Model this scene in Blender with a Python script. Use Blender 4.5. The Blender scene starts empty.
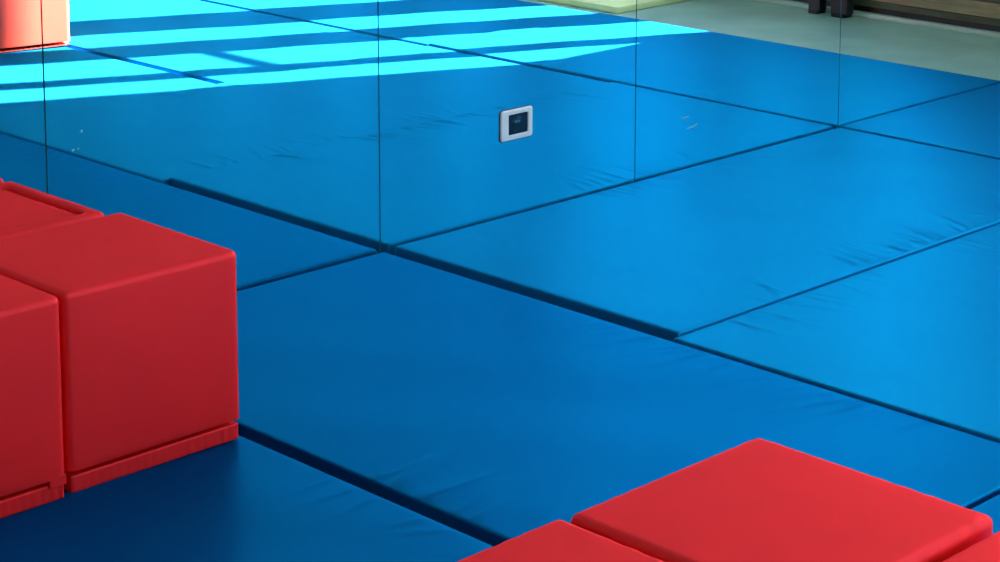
import bpy, bmesh, math, random
import numpy as np
from mathutils import Matrix, Vector

SC = bpy.context.scene
C = SC.collection

# ------------------------------------------------------------------ camera
# the mirror wall is the plane y = 0, mat tops are z = 0, one mirror panel is 1 m wide
YAW, PITCH, FPX, CY = 0.7769, 0.1543, 2095.0, -33.4
fwd = Vector((math.sin(YAW) * math.cos(PITCH), math.cos(YAW) * math.cos(PITCH), -math.sin(PITCH)))
rgt = Vector((math.cos(YAW), -math.sin(YAW), 0))
upv = rgt.cross(fwd)
cam_data = bpy.data.cameras.new('camera')
cam = bpy.data.objects.new('camera', cam_data)
C.objects.link(cam)
R = Matrix((rgt, upv, -fwd)).transposed().to_4x4()
cam.matrix_world = Matrix.Translation((-3.509, -4.018, 1.5815)) @ R
cam_data.sensor_fit = 'HORIZONTAL'
cam_data.sensor_width = 36.0
cam_data.lens = FPX / 1000.0 * 36.0
cam_data.shift_y = (CY - 281.0) / 1000.0
cam_data.clip_start = 0.05
SC.camera = cam

# ------------------------------------------------------------------ sky, sun, exposure
AZ = 0.455            # sun heads towards (-1, -AZ) on plan
TAN = 0.60            # tangent of its elevation
world = bpy.data.worlds.new('sky')
SC.world = world
world.use_nodes = True
wn = world.node_tree
wn.nodes.clear()
wo = wn.nodes.new('ShaderNodeOutputWorld')
wb = wn.nodes.new('ShaderNodeBackground')
ws = wn.nodes.new('ShaderNodeTexSky')
ws.sky_type = 'NISHITA'
ws.sun_disc = False
ws.sun_elevation = math.atan(TAN)
ws.sun_rotation = math.atan2(1.0, AZ)
ws.altitude = 100
wb.inputs['Strength'].default_value = 1.7
wn.links.new(ws.outputs[0], wb.inputs['Color'])
wn.links.new(wb.outputs[0], wo.inputs['Surface'])

sun_data = bpy.data.lights.new('sun', 'SUN')
sun_data.energy = 110.0
sun_data.angle = math.radians(0.55)
sun_data.color = (1.0, 0.95, 0.86)
sun = bpy.data.objects.new('sun', sun_data)
C.objects.link(sun)
heading = Vector((-1, -AZ, -TAN * math.hypot(1, AZ))).normalized()
sun.rotation_euler = heading.to_track_quat('-Z', 'Y').to_euler()
sun.location = (8, 2, 6)

vs = SC.view_settings
vs.view_transform = 'Standard'
vs.look = 'None'
vs.gamma = 1.0
vs.use_curve_mapping = False
vs.exposure = 0.0
SC.cycles.use_denoising = True
SC.cycles.max_bounces = 10
SC.cycles.diffuse_bounces = 5
SC.cycles.glossy_bounces = 6

FLOOR_Z = -0.04
WX = 3.93             # plane of the window facade
ROOM_X0, ROOM_Y0, ROOM_H = -6.2, -7.2, 3.7


# ------------------------------------------------------------------ helpers
def mat_new(name):
    m = bpy.data.materials.new(name)
    m.use_nodes = True
    nt = m.node_tree
    return m, nt, nt.nodes['Principled BSDF']


def noise_colour(nt, b, c1, c2, scale, detail=4.0, coords='Object', stretch=None):
    tc = nt.nodes.new('ShaderNodeTexCoord')
    no = nt.nodes.new('ShaderNodeTexNoise')
    no.inputs['Scale'].default_value = scale
    no.inputs['Detail'].default_value = detail
    src = tc.outputs[coords]
    if stretch:
        mp = nt.nodes.new('ShaderNodeMapping')
        mp.inputs['Scale'].default_value = stretch
        nt.links.new(src, mp.inputs['Vector'])
        src = mp.outputs[0]
    nt.links.new(src, no.inputs['Vector'])
    cr = nt.nodes.new('ShaderNodeValToRGB')
    cr.color_ramp.elements[0].position = 0.3
    cr.color_ramp.elements[1].position = 0.7
    cr.color_ramp.elements[0].color = (*c1, 1)
    cr.color_ramp.elements[1].color = (*c2, 1)
    nt.links.new(no.outputs['Fac'], cr.inputs['Fac'])
    nt.links.new(cr.outputs[0], b.inputs['Base Color'])
    return src


def noise_bump(nt, b, src, scale, strength, dist=0.001):
    no = nt.nodes.new('ShaderNodeTexNoise')
    no.inputs['Scale'].default_value = scale
    no.inputs['Detail'].default_value = 3
    nt.links.new(src, no.inputs['Vector'])
    bp = nt.nodes.new('ShaderNodeBump')
    bp.inputs['Strength'].default_value = strength
    bp.inputs['Distance'].default_value = dist
    nt.links.new(no.outputs['Fac'], bp.inputs['Height'])
    nt.links.new(bp.outputs[0], b.inputs['Normal'])


def simple(name, col, rough=0.5, metal=0.0, spec=0.5, var=0.08, scale=8.0, stretch=None, bump=0.0, bscale=200, sheen=0.0, gloss=None):
    m, nt, b = mat_new(name)
    c2 = tuple(min(1, c * (1 + var)) for c in col)
    c1 = tuple(c * (1 - var) for c in col)
    src = noise_colour(nt, b, c1, c2, scale, stretch=stretch)
    b.inputs['Roughness'].default_value = rough
    b.inputs['Metallic'].default_value = metal
    b.inputs['Specular IOR Level'].default_value = spec
    if gloss:
        # coated fabric: the sheen takes the dye's own colour
        fac, gc = gloss
        g = nt.nodes.new('ShaderNodeBsdfGlossy')
        g.inputs['Color'].default_value = (*gc, 1)
        g.inputs['Roughness'].default_value = rough
        mx = nt.nodes.new('ShaderNodeMixShader')
        mx.inputs[0].default_value = fac
        nt.links.new(b.outputs[0], mx.inputs[1])
        nt.links.new(g.outputs[0], mx.inputs[2])
        nt.links.new(mx.outputs[0], nt.nodes['Material Output'].inputs['Surface'])
    if sheen:
        b.inputs['Sheen Weight'].default_value = sheen
        b.inputs['Sheen Roughness'].default_value = 0.4
    if bump:
        noise_bump(nt, b, src, bscale, bump)
    return m


M = {}
M['mat'] = simple('blue_vinyl', (0.009, 0.155, 0.405), 0.40, spec=0.0, gloss=(0.52, (0.0, 0.195, 0.345)), var=0.05, scale=3.0, bump=0.12, bscale=420)
M['mat_deep'] = simple('deep_blue_vinyl', (0.004, 0.076, 0.310), 0.40, spec=0.0, gloss=(0.56, (0.0, 0.140, 0.285)), var=0.05, scale=3.0, bump=0.12, bscale=420)
M['red'] = simple('red_vinyl', (0.93, 0.011, 0.005), 0.52, spec=0.0, gloss=(0.33, (1.0, 0.085, 0.115)), var=0.05, scale=6.0, bump=0.15, bscale=520)
M['orange'] = simple('red_vinyl_sun_glare', (0.95, 0.085, 0.060), 0.5, spec=0.0, var=0.04, scale=6.0, bump=0.15, bscale=520)  # a red cube's sun overexposure, put into the base colour as orange
M['foam'] = simple('pale_yellow_foam', (0.85, 0.85, 0.42), 0.7, var=0.06, bump=0.1)
M['concrete'] = simple('polished_concrete', (0.28, 0.44, 0.38), 0.32, var=0.16, scale=5.0, spec=0.5)
M['plaster'] = simple('white_plaster', (0.78, 0.78, 0.75), 0.9, var=0.02)
M['dark_wall'] = simple('grey_wall_paint', (0.14, 0.14, 0.14), 0.9, var=0.03)
M['ceiling'] = simple('ceiling_paint', (0.70, 0.70, 0.68), 0.9, var=0.02)
M['wood'] = simple('brown_board', (0.34, 0.21, 0.11), 0.5, var=0.3, scale=6, stretch=(20, 1.2, 20))
M['wood_dark'] = simple('dark_board', (0.10, 0.095, 0.05), 0.5, var=0.3, scale=6, stretch=(20, 1.2, 20))
M['rail'] = simple('pale_metal', (0.55, 0.62, 0.55), 0.4, metal=0.2, var=0.05)
M['black'] = simple('black_metal', (0.005, 0.005, 0.008), 0.4, var=0.1)
M['post'] = simple('facade_paint', (0.5, 0.5, 0.48), 0.6, var=0.04)
M['plate'] = simple('white_plastic', (0.78, 0.80, 0.78), 0.3, var=0.02)
M['socket'] = simple('dark_plastic', (0.003, 0.008, 0.02), 0.25, var=0.1)
M['glint'] = simple('teal_glint', (0.02, 0.16, 0.22), 0.2, var=0.1)
M['smudge'] = simple('dry_smudge', (0.12, 0.45, 0.58), 0.9, var=0.1)
M['edge'] = simple('green_glass_edge', (0.045, 0.20, 0.22), 0.3, var=0.1)
m, nt, b = mat_new('mirror_silver')
noise_colour(nt, b, (0.84, 0.955, 0.93), (0.86, 0.965, 0.94), 1.5)
b.inputs['Metallic'].default_value = 1.0
b.inputs['Roughness'].default_value = 0.0
M['mirror'] = m


def link(name, me, mat, parent=None, loc=None):
    o = bpy.data.objects.new(name, me)
    C.objects.link(o)
    if mat is not None and len(me.materials) == 0:
        me.materials.append(mat)
    if parent is not None:
        o.parent = parent
    if loc is not None:
        o.location = loc
    return o


def tag(o, label, cat, group=None):
    o['label'] = label
    o['category'] = cat
    if group:
        o['group'] = group
    return o


def empty(name, loc, rz=0.0):
    o = bpy.data.objects.new(name, None)
    C.objects.link(o)
    o.location = loc
    o.rotation_euler = (0, 0, rz)
    o.empty_display_size = 0.1
    return o


def box_bm(bm, x0, x1, y0, y1, z0, z1, bevel=0.0, seg=2):
    r = bmesh.ops.create_cube(bm, size=1.0)
    vsx = r['verts']
    bmesh.ops.scale(bm, vec=(x1 - x0, y1 - y0, z1 - z0), verts=vsx)
    bmesh.ops.translate(bm, vec=((x0 + x1) / 2, (y0 + y1) / 2, (z0 + z1) / 2), verts=vsx)
    if bevel:
        es = list({e for v in vsx for e in v.link_edges})
        bmesh.ops.bevel(bm, geom=es, offset=bevel, segments=seg, affect='EDGES', profile=0.5)


def box_me(name, *a, bevel=0.0, seg=2, smooth=False):
    bm = bmesh.new()
    box_bm(bm, *a, bevel=bevel, seg=seg)
    me = bpy.data.meshes.new(name)
    bm.to_mesh(me)
    bm.free()
    if smooth:
        for p in me.polygons:
            p.use_smooth = True
    return me


def struct(name, me, mat, parent=None):
    o = link(name, me, mat, parent)
    if parent is None:
        o['kind'] = 'structure'
    return o


# ------------------------------------------------------------------ room shell
struct('floor', box_me('floor', ROOM_X0, WX + 0.3, ROOM_Y0, 0.15, FLOOR_Z - 0.2, FLOOR_Z), M['concrete'])
wall_back = struct('wall_back', box_me('wall_back', ROOM_X0, WX + 0.3, 0.012, 0.15, FLOOR_Z, ROOM_H), M['plaster'])
struct('wall_left', box_me('wall_left', ROOM_X0 - 0.15, ROOM_X0, ROOM_Y0, 0.012, FLOOR_Z, ROOM_H), M['dark_wall'])
FW = (-4.6, -1.8, 1.4, 2.4)      # unseen window added behind the camera to light the cube fronts
wall_front = struct('wall_front', box_me('wall_front', ROOM_X0, WX + 0.3, ROOM_Y0 - 0.15, ROOM_Y0, FLOOR_Z, FW[2]), M['dark_wall'])
for bx in ((ROOM_X0, FW[0], FW[2], FW[3]), (FW[1], WX + 0.3, FW[2], FW[3]), (ROOM_X0, WX + 0.3, FW[3], ROOM_H)):
    link('wall_panel', box_me('wall_panel', bx[0], bx[1], ROOM_Y0 - 0.15, ROOM_Y0, bx[2], bx[3]), M['dark_wall'], wall_front)
link('fill_window_bar', box_me('fill_window_bar', (FW[0] + FW[1]) / 2 - 0.03, (FW[0] + FW[1]) / 2 + 0.03, ROOM_Y0 - 0.1, ROOM_Y0 - 0.04, FW[2], FW[3]), M['dark_wall'], wall_front)
struct('ceiling', box_me('ceiling', ROOM_X0, WX + 0.3, ROOM_Y0, 0.15, ROOM_H, ROOM_H + 0.15), M['ceiling'])

# mirror wall: 1 m panels, dark backing shows in the joints
MH = 2.2
M['backing'] = simple('dark_backing', (0.01, 0.05, 0.07), 0.6, var=0.1)
back = link('mirror_backing', box_me('mirror_backing', -4.0, WX, 0.0065, 0.012, FLOOR_Z, MH), M['backing'], wall_back)
GAP = 0.004
pm = None
edges = [-4, -3, -2, -1, 0, 1, 2, 3, WX]
for a0, a1 in zip(edges[:-1], edges[1:]):
    w = a1 - a0
    if abs(w - 1) < 1e-6:
        if pm is None:
            pm = box_me('mirror_panel', GAP / 2, 1 - GAP / 2, 0.0, 0.006, FLOOR_Z, MH)
        me = pm
    else:
        me = box_me('mirror_panel_end', GAP / 2, w - GAP / 2, 0.0, 0.006, FLOOR_Z, MH)
    if len(me.materials) == 0:
        me.materials.append(M['mirror'])
        me.materials.append(M['edge'])
        for p in me.polygons:
            p.material_index = 0 if p.normal.y < -0.9 else 1
    link('mirror_panel', me, None, wall_back, (a0, 0, 0))


def smudge(x, z, w, h, ang, seed):
    rnd = random.Random(seed)
    bm = bmesh.new()
    n = 14
    top = []
    for k in range(n):
        t = 2 * math.pi * k / n
        rr = 1 + rnd.uniform(-0.25, 0.25)
        px, pz = w / 2 * math.cos(t) * rr, h / 2 * math.sin(t) * rr
        top.append(bm.verts.new((px * math.cos(ang) - pz * math.sin(ang), -0.0006, px * math.sin(ang) + pz * math.cos(ang))))
    f = bm.faces.new(top)
    r = bmesh.ops.extrude_face_region(bm, geom=[f])
    bmesh.ops.translate(bm, vec=(0, 0.0005, 0), verts=[v for v in r['geom'] if isinstance(v, bmesh.types.BMVert)])
    bmesh.ops.recalc_face_normals(bm, faces=bm.faces)
    me = bpy.data.meshes.new('smudge')
    bm.to_mesh(me)
    bm.free()
    link('smudge', me, M['smudge'], wall_back, (x, 0, z))


# window facade on the right: low boarded base, posts, lintel
SILL = (WX - 3.0) * math.hypot(1, AZ) * TAN
LINTEL = 3.45
wall_right = struct('wall_right', box_me('wall_right', WX + 0.03, WX + 0.2, ROOM_Y0, 0.012, FLOOR_Z, SILL), M['post'])
link('lintel', box_me('lintel', WX + 0.0, WX + 0.2, ROOM_Y0, 0.012, LINTEL, ROOM_H), M['post'], wall_right)
link('wall_return', box_me('wall_return', WX + 0.0, WX + 0.10, -0.54, 0.012, SILL, LINTEL), M['post'], wall_right)
posts = [(-0.92, -0.80), (-1.55, -1.29), (-2.22, -1.86)]
YEND = -3.05          # beyond this, unseen solid panels are added to dim the floor
for p0, p1 in posts:
    link('post', box_me('post', WX, WX + 0.05, p0, p1, SILL, LINTEL), M['post'], wall_right)
link('transom', box_me('transom', WX + 0.0, WX + 0.05, -1.29, -0.92, 1.725, 1.76), M['post'], wall_right)
y = YEND
while y > ROOM_Y0:
    y1 = max(ROOM_Y0, y - 0.50)
    link('light_block_panel', box_me('light_block_panel', WX, WX + 0.10, y1, y, SILL, LINTEL), M['dark_wall'], wall_right)
    y -= 1.0
# unseen sloping infill added next to the mirror to shape the sun patch
bm = bmesh.new()
prof = [(-0.54, SILL), (-0.80, SILL), (-0.80, 0.88), (-0.54, 1.26)]
vv = [bm.verts.new((WX, a, c)) for a, c in prof]
f = bm.faces.new(vv)
r = bmesh.ops.extrude_face_region(bm, geom=[f])
bmesh.ops.translate(bm, vec=(0.03, 0, 0), verts=[v for v in r['geom'] if isinstance(v, bmesh.types.BMVert)])
bmesh.ops.recalc_face_normals(bm, faces=bm.faces)
me = bpy.data.meshes.new('shadow_infill')
bm.to_mesh(me)
bm.free()
link('shadow_infill', me, M['post'], wall_right)
# boards of the base
z = FLOOR_Z + 0.045
bands = [(0.032, 'wood_dark', 0.012), (0.066, 'wood', 0.0), (0.024, 'wood_dark', 0.010)]
k = 0
while z < SILL - 0.02:
    h, mt, inset = bands[k % 3]
    h = min(h, SILL - z)
    link('board', box_me('board', WX + inset, WX + 0.03, ROOM_Y0, 0.0, z, z + h - 0.003, bevel=0.002, seg=1), M[mt], wall_right)
    z += h
    k += 1
link('gap_shade_strip', box_me('gap_shade_strip', WX + 0.018, WX + 0.03, ROOM_Y0, 0.0, FLOOR_Z + 0.02, FLOOR_Z + 0.045), M['black'], wall_right)  # black strip standing in for the shade of the gap above the track
link('floor_track', box_me('floor_track', WX - 0.014, WX + 0.03, ROOM_Y0, 0.0, FLOOR_Z, FLOOR_Z + 0.020, bevel=0.004), M['rail'], wall_right)

for (py0, py1, lab) in [(-1.52, -1.455, 'black metal upright against the boarded wall, further from the mirror'),
                        (-1.40, -1.31, 'broader black metal upright against the boarded wall, nearer the mirror')]:
    u = empty('metal_upright', (WX - 0.07, (py0 + py1) / 2, FLOOR_Z))
    hw = (py1 - py0) / 2
    link('shaft', box_me('shaft', -0.02, 0.03, -hw, hw, 0.012, 0.9, bevel=0.006), M['black'], u)
    link('foot', box_me('foot', -0.03, 0.035, -hw * 0.75, hw * 0.75, 0.0, 0.02, bevel=0.004), M['black'], u)
    tag(u, lab, 'post')

# daylight portal over the glazed part of the facade
pd = bpy.data.lights.new('window_portal', 'AREA')
pd.shape = 'RECTANGLE'
pd.size = LINTEL - SILL
pd.size_y = -ROOM_Y0 - 0.54
pd.cycles.is_portal = True
po = bpy.data.objects.new('window_portal', pd)
C.objects.link(po)
po.location = (WX + 0.21, (ROOM_Y0 - 0.54) / 2, (LINTEL + SILL) / 2)
po.rotation_euler = (0, math.radians(90), 0)


pd2 = bpy.data.lights.new('fill_window_portal', 'AREA')  # portal for the added window behind the camera
pd2.shape = 'RECTANGLE'
pd2.size = FW[1] - FW[0]
pd2.size_y = FW[3] - FW[2]
pd2.cycles.is_portal = True
po2 = bpy.data.objects.new('fill_window_portal', pd2)
C.objects.link(po2)
po2.location = ((FW[0] + FW[1]) / 2, ROOM_Y0 - 0.16, (FW[2] + FW[3]) / 2)
po2.rotation_euler = (math.radians(90), 0, 0)


# ------------------------------------------------------------------ floor mats
def mat_mesh(name, lx, ly, seed, wr_sides=('lo', 'hi'), dens=1.0, rad=0.0055, thick=0.04, amp=1.0, clusters=None):
    """padded vinyl mat, corner at the origin; long edges carry short puckers square to the edge"""
    rnd = random.Random(seed)
    long_x = lx >= ly

    def axis(L, fine):
        n = max(8, int(L / fine))
        e = np.array([0, 0.0006, 0.0016, 0.0032, 0.006, 0.014])
        mid = np.linspace(0.022, L - 0.022, n)
        return np.concatenate([e, mid, L - e[::-1]])
    xs = axis(lx, 0.007 if long_x else 0.016)
    ys = axis(ly, 0.016 if long_x else 0.007)
    Xg, Yg = np.meshgrid(xs, ys, indexing='ij')
    dx = np.maximum(0, rad - np.minimum(Xg, lx - Xg))
    dy = np.maximum(0, rad - np.minimum(Yg, ly - Yg))
    Z = -rad + np.sqrt(np.maximum(0, rad * rad - np.minimum(rad * rad, dx * dx + dy * dy)))
    # soft unevenness of the padding
    edge = np.minimum(np.minimum(Xg, lx - Xg), np.minimum(Yg, ly - Yg))
    fade = np.clip(edge / 0.12, 0, 1)
    ph = [rnd.uniform(0, 6.28) for _ in range(6)]
    und = 0.0012 * (np.sin(Xg * 7.1 + ph[0]) * np.sin(Yg * 5.3 + ph[1]) + 0.6 * np.sin(Xg * 13 + Yg * 9 + ph[2]))
    Z += und * fade - 0.0012 * (1 - fade)
    # puckers
    T, S = (Xg, Yg) if long_x else (Yg, Xg)
    LT, LS = (lx, ly) if long_x else (ly, lx)
    for side in wr_sides:
        cl = (clusters or {}).get(side)
        if cl is None:
            cl = [(rnd.uniform(0.1, 0.9) * LT, rnd.uniform(0.1, 0.3)) for _ in range(3)]
        for c, sp in cl:
            for _ in range(int(8 * dens)):
                t0 = c + rnd.gauss(0, sp)
                if t0 < 0.04 or t0 > LT - 0.04:
                    continue
                ln = rnd.uniform(0.10, 0.28)
                slant = rnd.gauss(0.25, 0.22)
                wd = rnd.uniform(0.006, 0.011)
                a = rnd.uniform(0.0018, 0.0044) * amp
                s = S if side == 'lo' else LS - S
                u = s / ln
                d = T - t0 - slant * s
                env = np.clip((s - 0.004) / 0.02, 0, 1) * np.clip(1 - u, 0, 1) ** 1.3
                Z += a * np.exp(-(d / (wd * (0.6 + 0.8 * u))) ** 2) * env
    nx, ny = len(xs), len(ys)
    top = np.stack([Xg, Yg, Z], -1).reshape(-1, 3)
    idx = np.arange(nx * ny).reshape(nx, ny)
    q = np.stack([idx[:-1, :-1], idx[1:, :-1], idx[1:, 1:], idx[:-1, 1:]], -1).reshape(-1, 4)
    ring = np.concatenate([idx[:, 0], idx[-1, 1:], idx[-2::-1, -1], idx[0, -2:0:-1]])
    low = top[ring].copy()
    low[:, 2] = -thick
    b0 = nx * ny
    n = len(ring)
    li = np.arange(b0, b0 + n)
    nxt = np.roll(np.arange(n), -1)
    side = np.stack([ring[nxt], ring, li, li[nxt]], -1)
    verts = np.concatenate([top, low])
    faces = np.concatenate([q, side])
    me = bpy.data.meshes.new(name)
    me.vertices.add(len(verts))
    me.vertices.foreach_set('co', verts.astype(np.float32).ravel())
    me.loops.add(faces.size)
    me.loops.foreach_set('vertex_index', faces.astype(np.int32).ravel())
    me.polygons.add(len(faces))
    me.polygons.foreach_set('loop_start', np.arange(0, faces.size, 4, dtype=np.int32))
    me.polygons.foreach_set('use_smooth', np.ones(len(faces), dtype=bool))
    me.update(calc_edges=True)
    me.validate()
    return me


MATS = [
    # x0, x1, y0, y1, label, kwargs
    (0.040, 1.990, -0.996, -0.012, 'blue padded floor mat lying along the mirror below the wall socket',
     dict(dens=1.6, amp=1.3, clusters={'lo': [(0.65, 0.20), (1.05, 0.16), (1.4, 0.2)], 'hi': [(1.1, 0.3)]})),
    (0.016, 1.996, -1.992, -0.998, 'blue padded floor mat second from the mirror at the right edge',
     dict(amp=1.0, clusters={'hi': [(0.45, 0.2), (0.9, 0.3)], 'lo': [(1.0, 0.3), (1.6, 0.2)]})),
    (-1.020, 0.000, -1.996, -0.014, 'large blue padded floor mat in the centre beside the red cubes',
     dict(amp=1.0, dens=1.3, clusters={'lo': [(0.75, 0.16), (0.45, 0.15)], 'hi': [(0.95, 0.1), (0.5, 0.2)]})),
    (-2.060, -1.057, -1.996, -0.012, 'blue padded floor mat under the red cubes at the left',
     dict(amp=0.8, clusters={'hi': [(0.7, 0.2)], 'lo': []})),
    (2.002, 3.000, -1.992, -0.006, 'blue padded floor mat at the far right corner against the mirror',
     dict(amp=1.2, clusters={'lo': [(0.6, 0.1), (1.1, 0.15)], 'hi': [(0.7, 0.2)]})),
    (2.004, 3.000, -3.990, -1.996, 'blue padded floor mat by the yellow pad, seen in the mirror',
     dict(clusters={'lo': [(1.6, 0.2)], 'hi': []})),
    (1.006, 1.996, -3.990, -1.996, 'blue padded floor mat with sun stripes, seen in the mirror top centre',
     dict(dens=1.5, clusters={'lo': [(1.7, 0.1)], 'hi': [(1.5, 0.2)]})),
    (0.004, 0.970, -3.990, -1.998, 'blue padded floor mat under the red cube coloured orange for sun glare, seen in the mirror',
     dict(clusters={'lo': [(1.5, 0.2)], 'hi': []})),
    (-1.020, -0.006, -3.990, -2.010, 'blue padded floor mat with a corner showing at the lower right edge',
     dict(clusters={'lo': [], 'hi': []})),
    (-2.060, -1.035, -3.990, -2.010, 'blue padded floor mat beneath the lower right group of red cubes',
     dict(clusters={'lo': [], 'hi': []})),
]
LIFT = {0: 0.006, 4: 0.008, 5: 0.002, 6: -0.003, 7: -0.003}
for i, (x0, x1, y0, y1, lab, kw) in enumerate(MATS):
    dz = LIFT.get(i, 0.0)
    me = mat_mesh('floor_mat', x1 - x0, y1 - y0, 40 + i, thick=0.04 + dz, **kw)
    o = link('floor_mat', me, M['mat_deep' if i in (2, 3, 8, 9) else 'mat'], None, (x0, y0, dz))
    tag(o, lab, 'mat', 'blue padded floor mats')


# ------------------------------------------------------------------ red foam cubes
def rounded_box(name, lx, ly, z0, z1, rad, seed, puck=0.0012, gather=0.0, n=30):
    """soft block with rounded edges; puckers along the seams"""
    rnd = random.Random(seed)

    def axis(h):
        e = np.array([0, 0.15, 0.4, 0.7, 1.0, 1.3]) * rad
        return np.concatenate([-h + e, np.linspace(-h + 1.8 * rad, h - 1.8 * rad, n), h - e[::-1]])
    hx, hy, hz = lx / 2, ly / 2, (z1 - z0) / 2
    A = [axis(hx), axis(hy), axis(hz)] if hz > 2.2 * rad else [axis(hx), axis(hy), np.linspace(-hz, hz, 7)]
    rr = min(rad, hz * 0.9)
    key = {}
    verts, faces = [], []

    def vid(p):
        k = (round(p[0], 6), round(p[1], 6), round(p[2], 6))
        if k not in key:
            key[k] = len(verts)
            verts.append(p)
        return key[k]
    H = (hx, hy, hz)
    for ax in range(3):
        a1, a2 = (ax + 1) % 3, (ax + 2) % 3
        for sgn in (-1, 1):
            U, V = A[a1], A[a2]
            ids = []
            for u in U:
                row = []
                for v in V:
                    p = [0, 0, 0]
                    p[ax], p[a1], p[a2] = sgn * H[ax], u, v
                    row.append(vid(tuple(p)))
                ids.append(row)
            for i in range(len(U) - 1):
                for j in range(len(V) - 1):
                    q = (ids[i][j], ids[i + 1][j], ids[i + 1][j + 1], ids[i][j + 1])
                    faces.append(q if sgn > 0 else q[::-1])
    P = np.array(verts)
    inner = np.array([hx - rr, hy - rr, hz - rr])
    cl = np.clip(P, -inner, inner)
    d = P - cl
    ln = np.linalg.norm(d, axis=1, keepdims=True)
    nrm = d / np.maximum(ln, 1e-9)
    Q = cl + nrm * rr
    # gentle bulge of each face
    f = (1 - (P[:, 0] / hx) ** 2) * (1 - (P[:, 1] / hy) ** 2)
    g = (1 - (P[:, 2] / hz) ** 2)
    Q[:, 2] += np.where(np.abs(np.abs(P[:, 2]) - hz) < 1e-6, np.sign(P[:, 2]) * 0.002 * f, 0)
    if gather == 0:
        Q[:, 1] += np.where(np.abs(np.abs(P[:, 1]) - hy) < 1e-6, np.sign(P[:, 1]) * 0.003 * (1 - (P[:, 0] / hx) ** 2) * g, 0)
        Q[:, 0] += np.where(np.abs(np.abs(P[:, 0]) - hx) < 1e-6, np.sign(P[:, 0]) * 0.003 * (1 - (P[:, 1] / hy) ** 2) * g, 0)
    # puckers running off the top seams
    ph = [rnd.uniform(0, 6.28) for _ in range(8)]
    dist = np.stack([hx - np.abs(P[:, 0]), hy - np.abs(P[:, 1]), hz - np.abs(P[:, 2])], 1)
    two = np.sort(dist, 1)[:, 1]                      # closeness to the nearest edge
    env = np.exp(-(two / 0.022) ** 2) * np.clip(two / 0.004, 0, 1)
    for axn, fr in ((0, 150), (1, 135)):
        w = np.sin(P[:, axn] * fr + ph[axn]) * np.clip(np.sin(P[:, axn] * 23 + ph[axn + 2]) + 0.2, 0, 1)
        Q += (nrm * (puck * w * env)[:, None])
    if gather:
        w = np.sin(P[:, 0] * 310 + ph[4]) * 0.6 + np.sin(P[:, 0] * 530 + ph[5]) * 0.4
        w2 = np.sin(P[:, 1] * 310 + ph[6])
        Q[:, 1] += np.where(np.abs(np.abs(P[:, 1]) - hy) < 1e-6, gather * w, 0)
        Q[:, 0] += np.where(np.abs(np.abs(P[:, 0]) - hx) < 1e-6, gather * w2, 0)
    Q[:, 2] += (z0 + z1) / 2
    me = bpy.data.meshes.new(name)
    me.from_pydata(Q.tolist(), [], faces)
    me.polygons.foreach_set('use_smooth', np.ones(len(faces), dtype=bool))
    me.update()
    return me


def foam_cube(cx, cy, rz, label, seed, size=(0.402, 0.402, 0.392), tab=None, group='red soft play cubes', mat='red', zbase=0.001, band=0.040):
    lx, ly, h = size
    e = empty('foam_cube', (cx, cy, zbase), rz)
    me = rounded_box('cover', lx, ly, band - 0.030, h, 0.013, seed, puck=0.0007)
    for v in me.vertices:
        v.co.z = max(v.co.z, band + 0.004)          # the cover ends in a square hem
    link('cover', me, M[mat], e)
    link('base_band', rounded_box('base_band', lx - 0.009, ly - 0.009, 0.0, band - 0.006, 0.004, seed + 1, puck=0.0, gather=0.0013, n=60), M[mat], e)
    if tab:
        sx = tab
        x1 = sx * (lx / 2 - 0.001)
        x0 = x1 - sx * 0.036
        link('corner_tab', box_me('corner_tab', min(x0, x1), max(x0, x1), -ly / 2 - 0.0004, -ly / 2 + 0.03, band - 0.012, band + 0.010, bevel=0.002, seg=2, smooth=False), M[mat], e)
    tag(e, label, 'foam cube', group)
    return e


# group in front of the mirror, left
foam_cube(-1.272, -0.600, 0, 'red soft cube of the left group with its whole front face showing', 1)
foam_cube(-1.685, -0.607, 0, 'red soft cube cut off by the left edge, front row of left group', 3, tab=1)


def upturned_cube(cx, cy, label, seed, lx=0.402, ly=0.378, h=0.392):
    e = empty('foam_cube', (cx, cy, 0.001))
    link('cover', rounded_box('cover', lx, ly, 0.0, h - 0.012, 0.012, seed), M['red'], e)

    def rr_outline(hx, hy, r, n=6):
        pts = []
        for sx, sy, a0 in ((1, 1, 0), (-1, 1, 90), (-1, -1, 180), (1, -1, 270)):
            for k in range(n + 1):
                t = math.radians(a0 + 90 * k / n)
                pts.append((sx * (hx - r) + r * math.cos(t), sy * (hy - r) + r * math.sin(t)))
        return pts
    W, G = 0.032, 0.007
    # raised rim: outer, crown, inner outlines lofted
    bm = bmesh.new()
    loops = []
    for off, rad, zz in ((0.001, 0.018, h - 0.030), (0.0, 0.018, h - 0.010), (0.003, 0.017, h - 0.003), (0.009, 0.015, h),
                         (W - 0.006, 0.024, h), (W - 0.002, 0.022, h - 0.002), (W, 0.022, h - 0.007), (W, 0.022, h - 0.020)):
        loops.append([bm.verts.new((x, y, zz)) for x, y in rr_outline(lx / 2 - off, ly / 2 - off, rad)])
    n = len(loops[0])
    for a, bq in zip(loops[:-1], loops[1:]):
        for k in range(n):
            bm.faces.new((a[k], a[(k + 1) % n], bq[(k + 1) % n], bq[k]))
    bmesh.ops.recalc_face_normals(bm, faces=bm.faces)
    me = bpy.data.meshes.new('rim')
    bm.to_mesh(me)
    bm.free()
    for p in me.polygons:
        p.use_smooth = True
    link('rim', me, M['red'], e)
    link('top_panel', rounded_box('top_panel', lx - 2 * (W + G), ly - 2 * (W + G), h - 0.045, h - 0.004, 0.018, seed + 5, puck=0.0025, n=50), M['red'], e)
    tag(e, label, 'foam cube', 'red soft play cubes')
    return e


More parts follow.
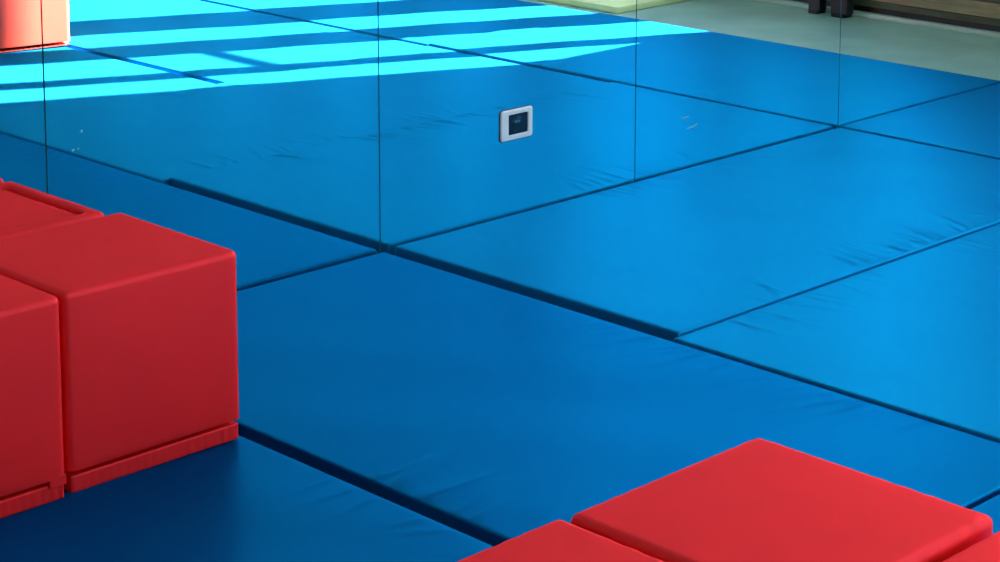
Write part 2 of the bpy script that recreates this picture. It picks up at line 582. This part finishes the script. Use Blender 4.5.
upturned_cube(-1.299, -0.1985, 'upturned red soft cube with a grooved top, pushed against the mirror', 11)

# group at the lower right
foam_cube(-1.324, -2.347, 0, 'red soft cube at the lower right showing its whole top', 21, size=(0.416, 0.416, 0.397))
foam_cube(-1.746, -2.338, 0, 'red soft cube at the bottom edge left of the whole topped one', 23, size=(0.408, 0.41, 0.396))
foam_cube(-1.322, -2.768, 0, 'red soft cube cut off by the lower right corner', 25, size=(0.402, 0.402, 0.388))

# red cube seen in the mirror, its sun glare put into the orange colour
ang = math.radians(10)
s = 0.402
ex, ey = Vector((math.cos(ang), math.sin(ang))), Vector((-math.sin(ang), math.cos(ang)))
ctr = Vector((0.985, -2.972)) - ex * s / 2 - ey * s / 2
foam_cube(ctr.x, ctr.y, ang, 'red cube coloured orange for sun glare at the top left, seen only in the mirror', 31, mat='orange', group=None, band=0.014)

# ------------------------------------------------------------------ yellow foam pad on the concrete
pad = link('foam_pad', rounded_box('foam_pad', 0.60, 1.2, 0.0, 0.03, 0.004, 51, puck=0.0, n=12), M['foam'], None, (3.22 + 0.30, -2.09 - 0.6, FLOOR_Z))
tag(pad, 'pale yellow foam pad on the concrete floor, seen in the mirror', 'foam pad')

# ------------------------------------------------------------------ socket on the mirror
X0, X1, Z0, Z1 = 0.438, 0.567, 0.2145, 0.3005
sw = empty('wall_socket', ((X0 + X1) / 2, -0.0005, (Z0 + Z1) / 2))
hw, hh = (X1 - X0) / 2, (Z1 - Z0) / 2


def bulged(hx, hy, r, bulge, cx=0.0, n=6):
    """rounded rectangle whose short sides bow outwards"""
    pts = []
    for sx, sy, a0 in ((1, 1, 0), (-1, 1, 90), (-1, -1, 180), (1, -1, 270)):
        for k in range(n + 1):
            t = math.radians(a0 + 90 * k / n)
            px, pz = sx * (hx - r) + r * math.cos(t), sy * (hy - r) + r * math.sin(t)
            pts.append((px, pz))
        if sx == sy:      # after the top right / bottom left corner run the long sides
            pass
    out = []
    for px, pz in pts:
        out.append((cx + px - math.copysign(bulge, px) * (pz / hy) ** 2, pz))
    return out


bm = bmesh.new()
loops = []
icx = 0.006
for src, yy in ((bulged(hw, hh, 0.007, 0.004), 0.0), (bulged(hw, hh, 0.007, 0.004), -0.0035), (bulged(hw - 0.003, hh - 0.003, 0.006, 0.004), -0.0055),
                (bulged(0.041, 0.030, 0.004, 0.002, icx), -0.0055), (bulged(0.039, 0.028, 0.004, 0.002, icx), -0.002)):
    loops.append([bm.verts.new((x, yy, z)) for x, z in src])
n = len(loops[0])
for a, bq in zip(loops[:-1], loops[1:]):
    for k in range(n):
        bm.faces.new((a[k], a[(k + 1) % n], bq[(k + 1) % n], bq[k]))
bmesh.ops.recalc_face_normals(bm, faces=bm.faces)
me = bpy.data.meshes.new('cover_plate')
bm.to_mesh(me)
bm.free()
link('cover_plate', me, M['plate'], sw)
link('socket_insert', box_me('socket_insert', icx - 0.0395, icx + 0.0395, -0.0025, 0.0, -0.0285, 0.0285), M['socket'], sw)
bm = bmesh.new()
bmesh.ops.create_cone(bm, cap_ends=True, segments=24, radius1=0.021, radius2=0.018, depth=0.003,
                      matrix=Matrix.Translation((icx - 0.004, -0.0035, 0.0)) @ Matrix.Rotation(math.radians(90), 4, 'X'))
me = bpy.data.meshes.new('socket_well')
bm.to_mesh(me)
bm.free()
link('socket_well', me, M['socket'], sw)
link('glint_strip', box_me('glint_strip', icx - 0.016, icx + 0.006, -0.0058, -0.0048, 0.004, 0.012, bevel=0.0006, seg=1), M['glint'], sw)  # teal strip, the shine inside the socket put in as colour
bm = bmesh.new()
gl = [[bm.verts.new((x, yy, z)) for x, z in bulged(hw + 0.0028, hh + 0.0022, 0.009, 0.004)] for yy in (0.0, -0.001)]
n = len(gl[0])
for k in range(n):
    bm.faces.new((gl[0][k], gl[0][(k + 1) % n], gl[1][(k + 1) % n], gl[1][k]))
bm.faces.new(gl[1])
bmesh.ops.recalc_face_normals(bm, faces=bm.faces)
me = bpy.data.meshes.new('reflection_outline')
bm.to_mesh(me)
bm.free()
link('reflection_outline', me, M['backing'], sw)  # dark colour put in for the reflection and glass cut around the plate
tag(sw, 'white rectangular wall socket with a dark recess, set in the mirror', 'socket')

# dried marks on the mirror
smudge(1.262, 0.125, 0.050, 0.006, math.radians(8), 1)
smudge(1.225, 0.158, 0.030, 0.005, math.radians(4), 2)
smudge(-0.905, 0.47, 0.007, 0.006, 0, 3)
smudge(-0.928, 0.43, 0.008, 0.006, 0.4, 4)
smudge(-0.915, 0.43, 0.005, 0.005, 0, 5)
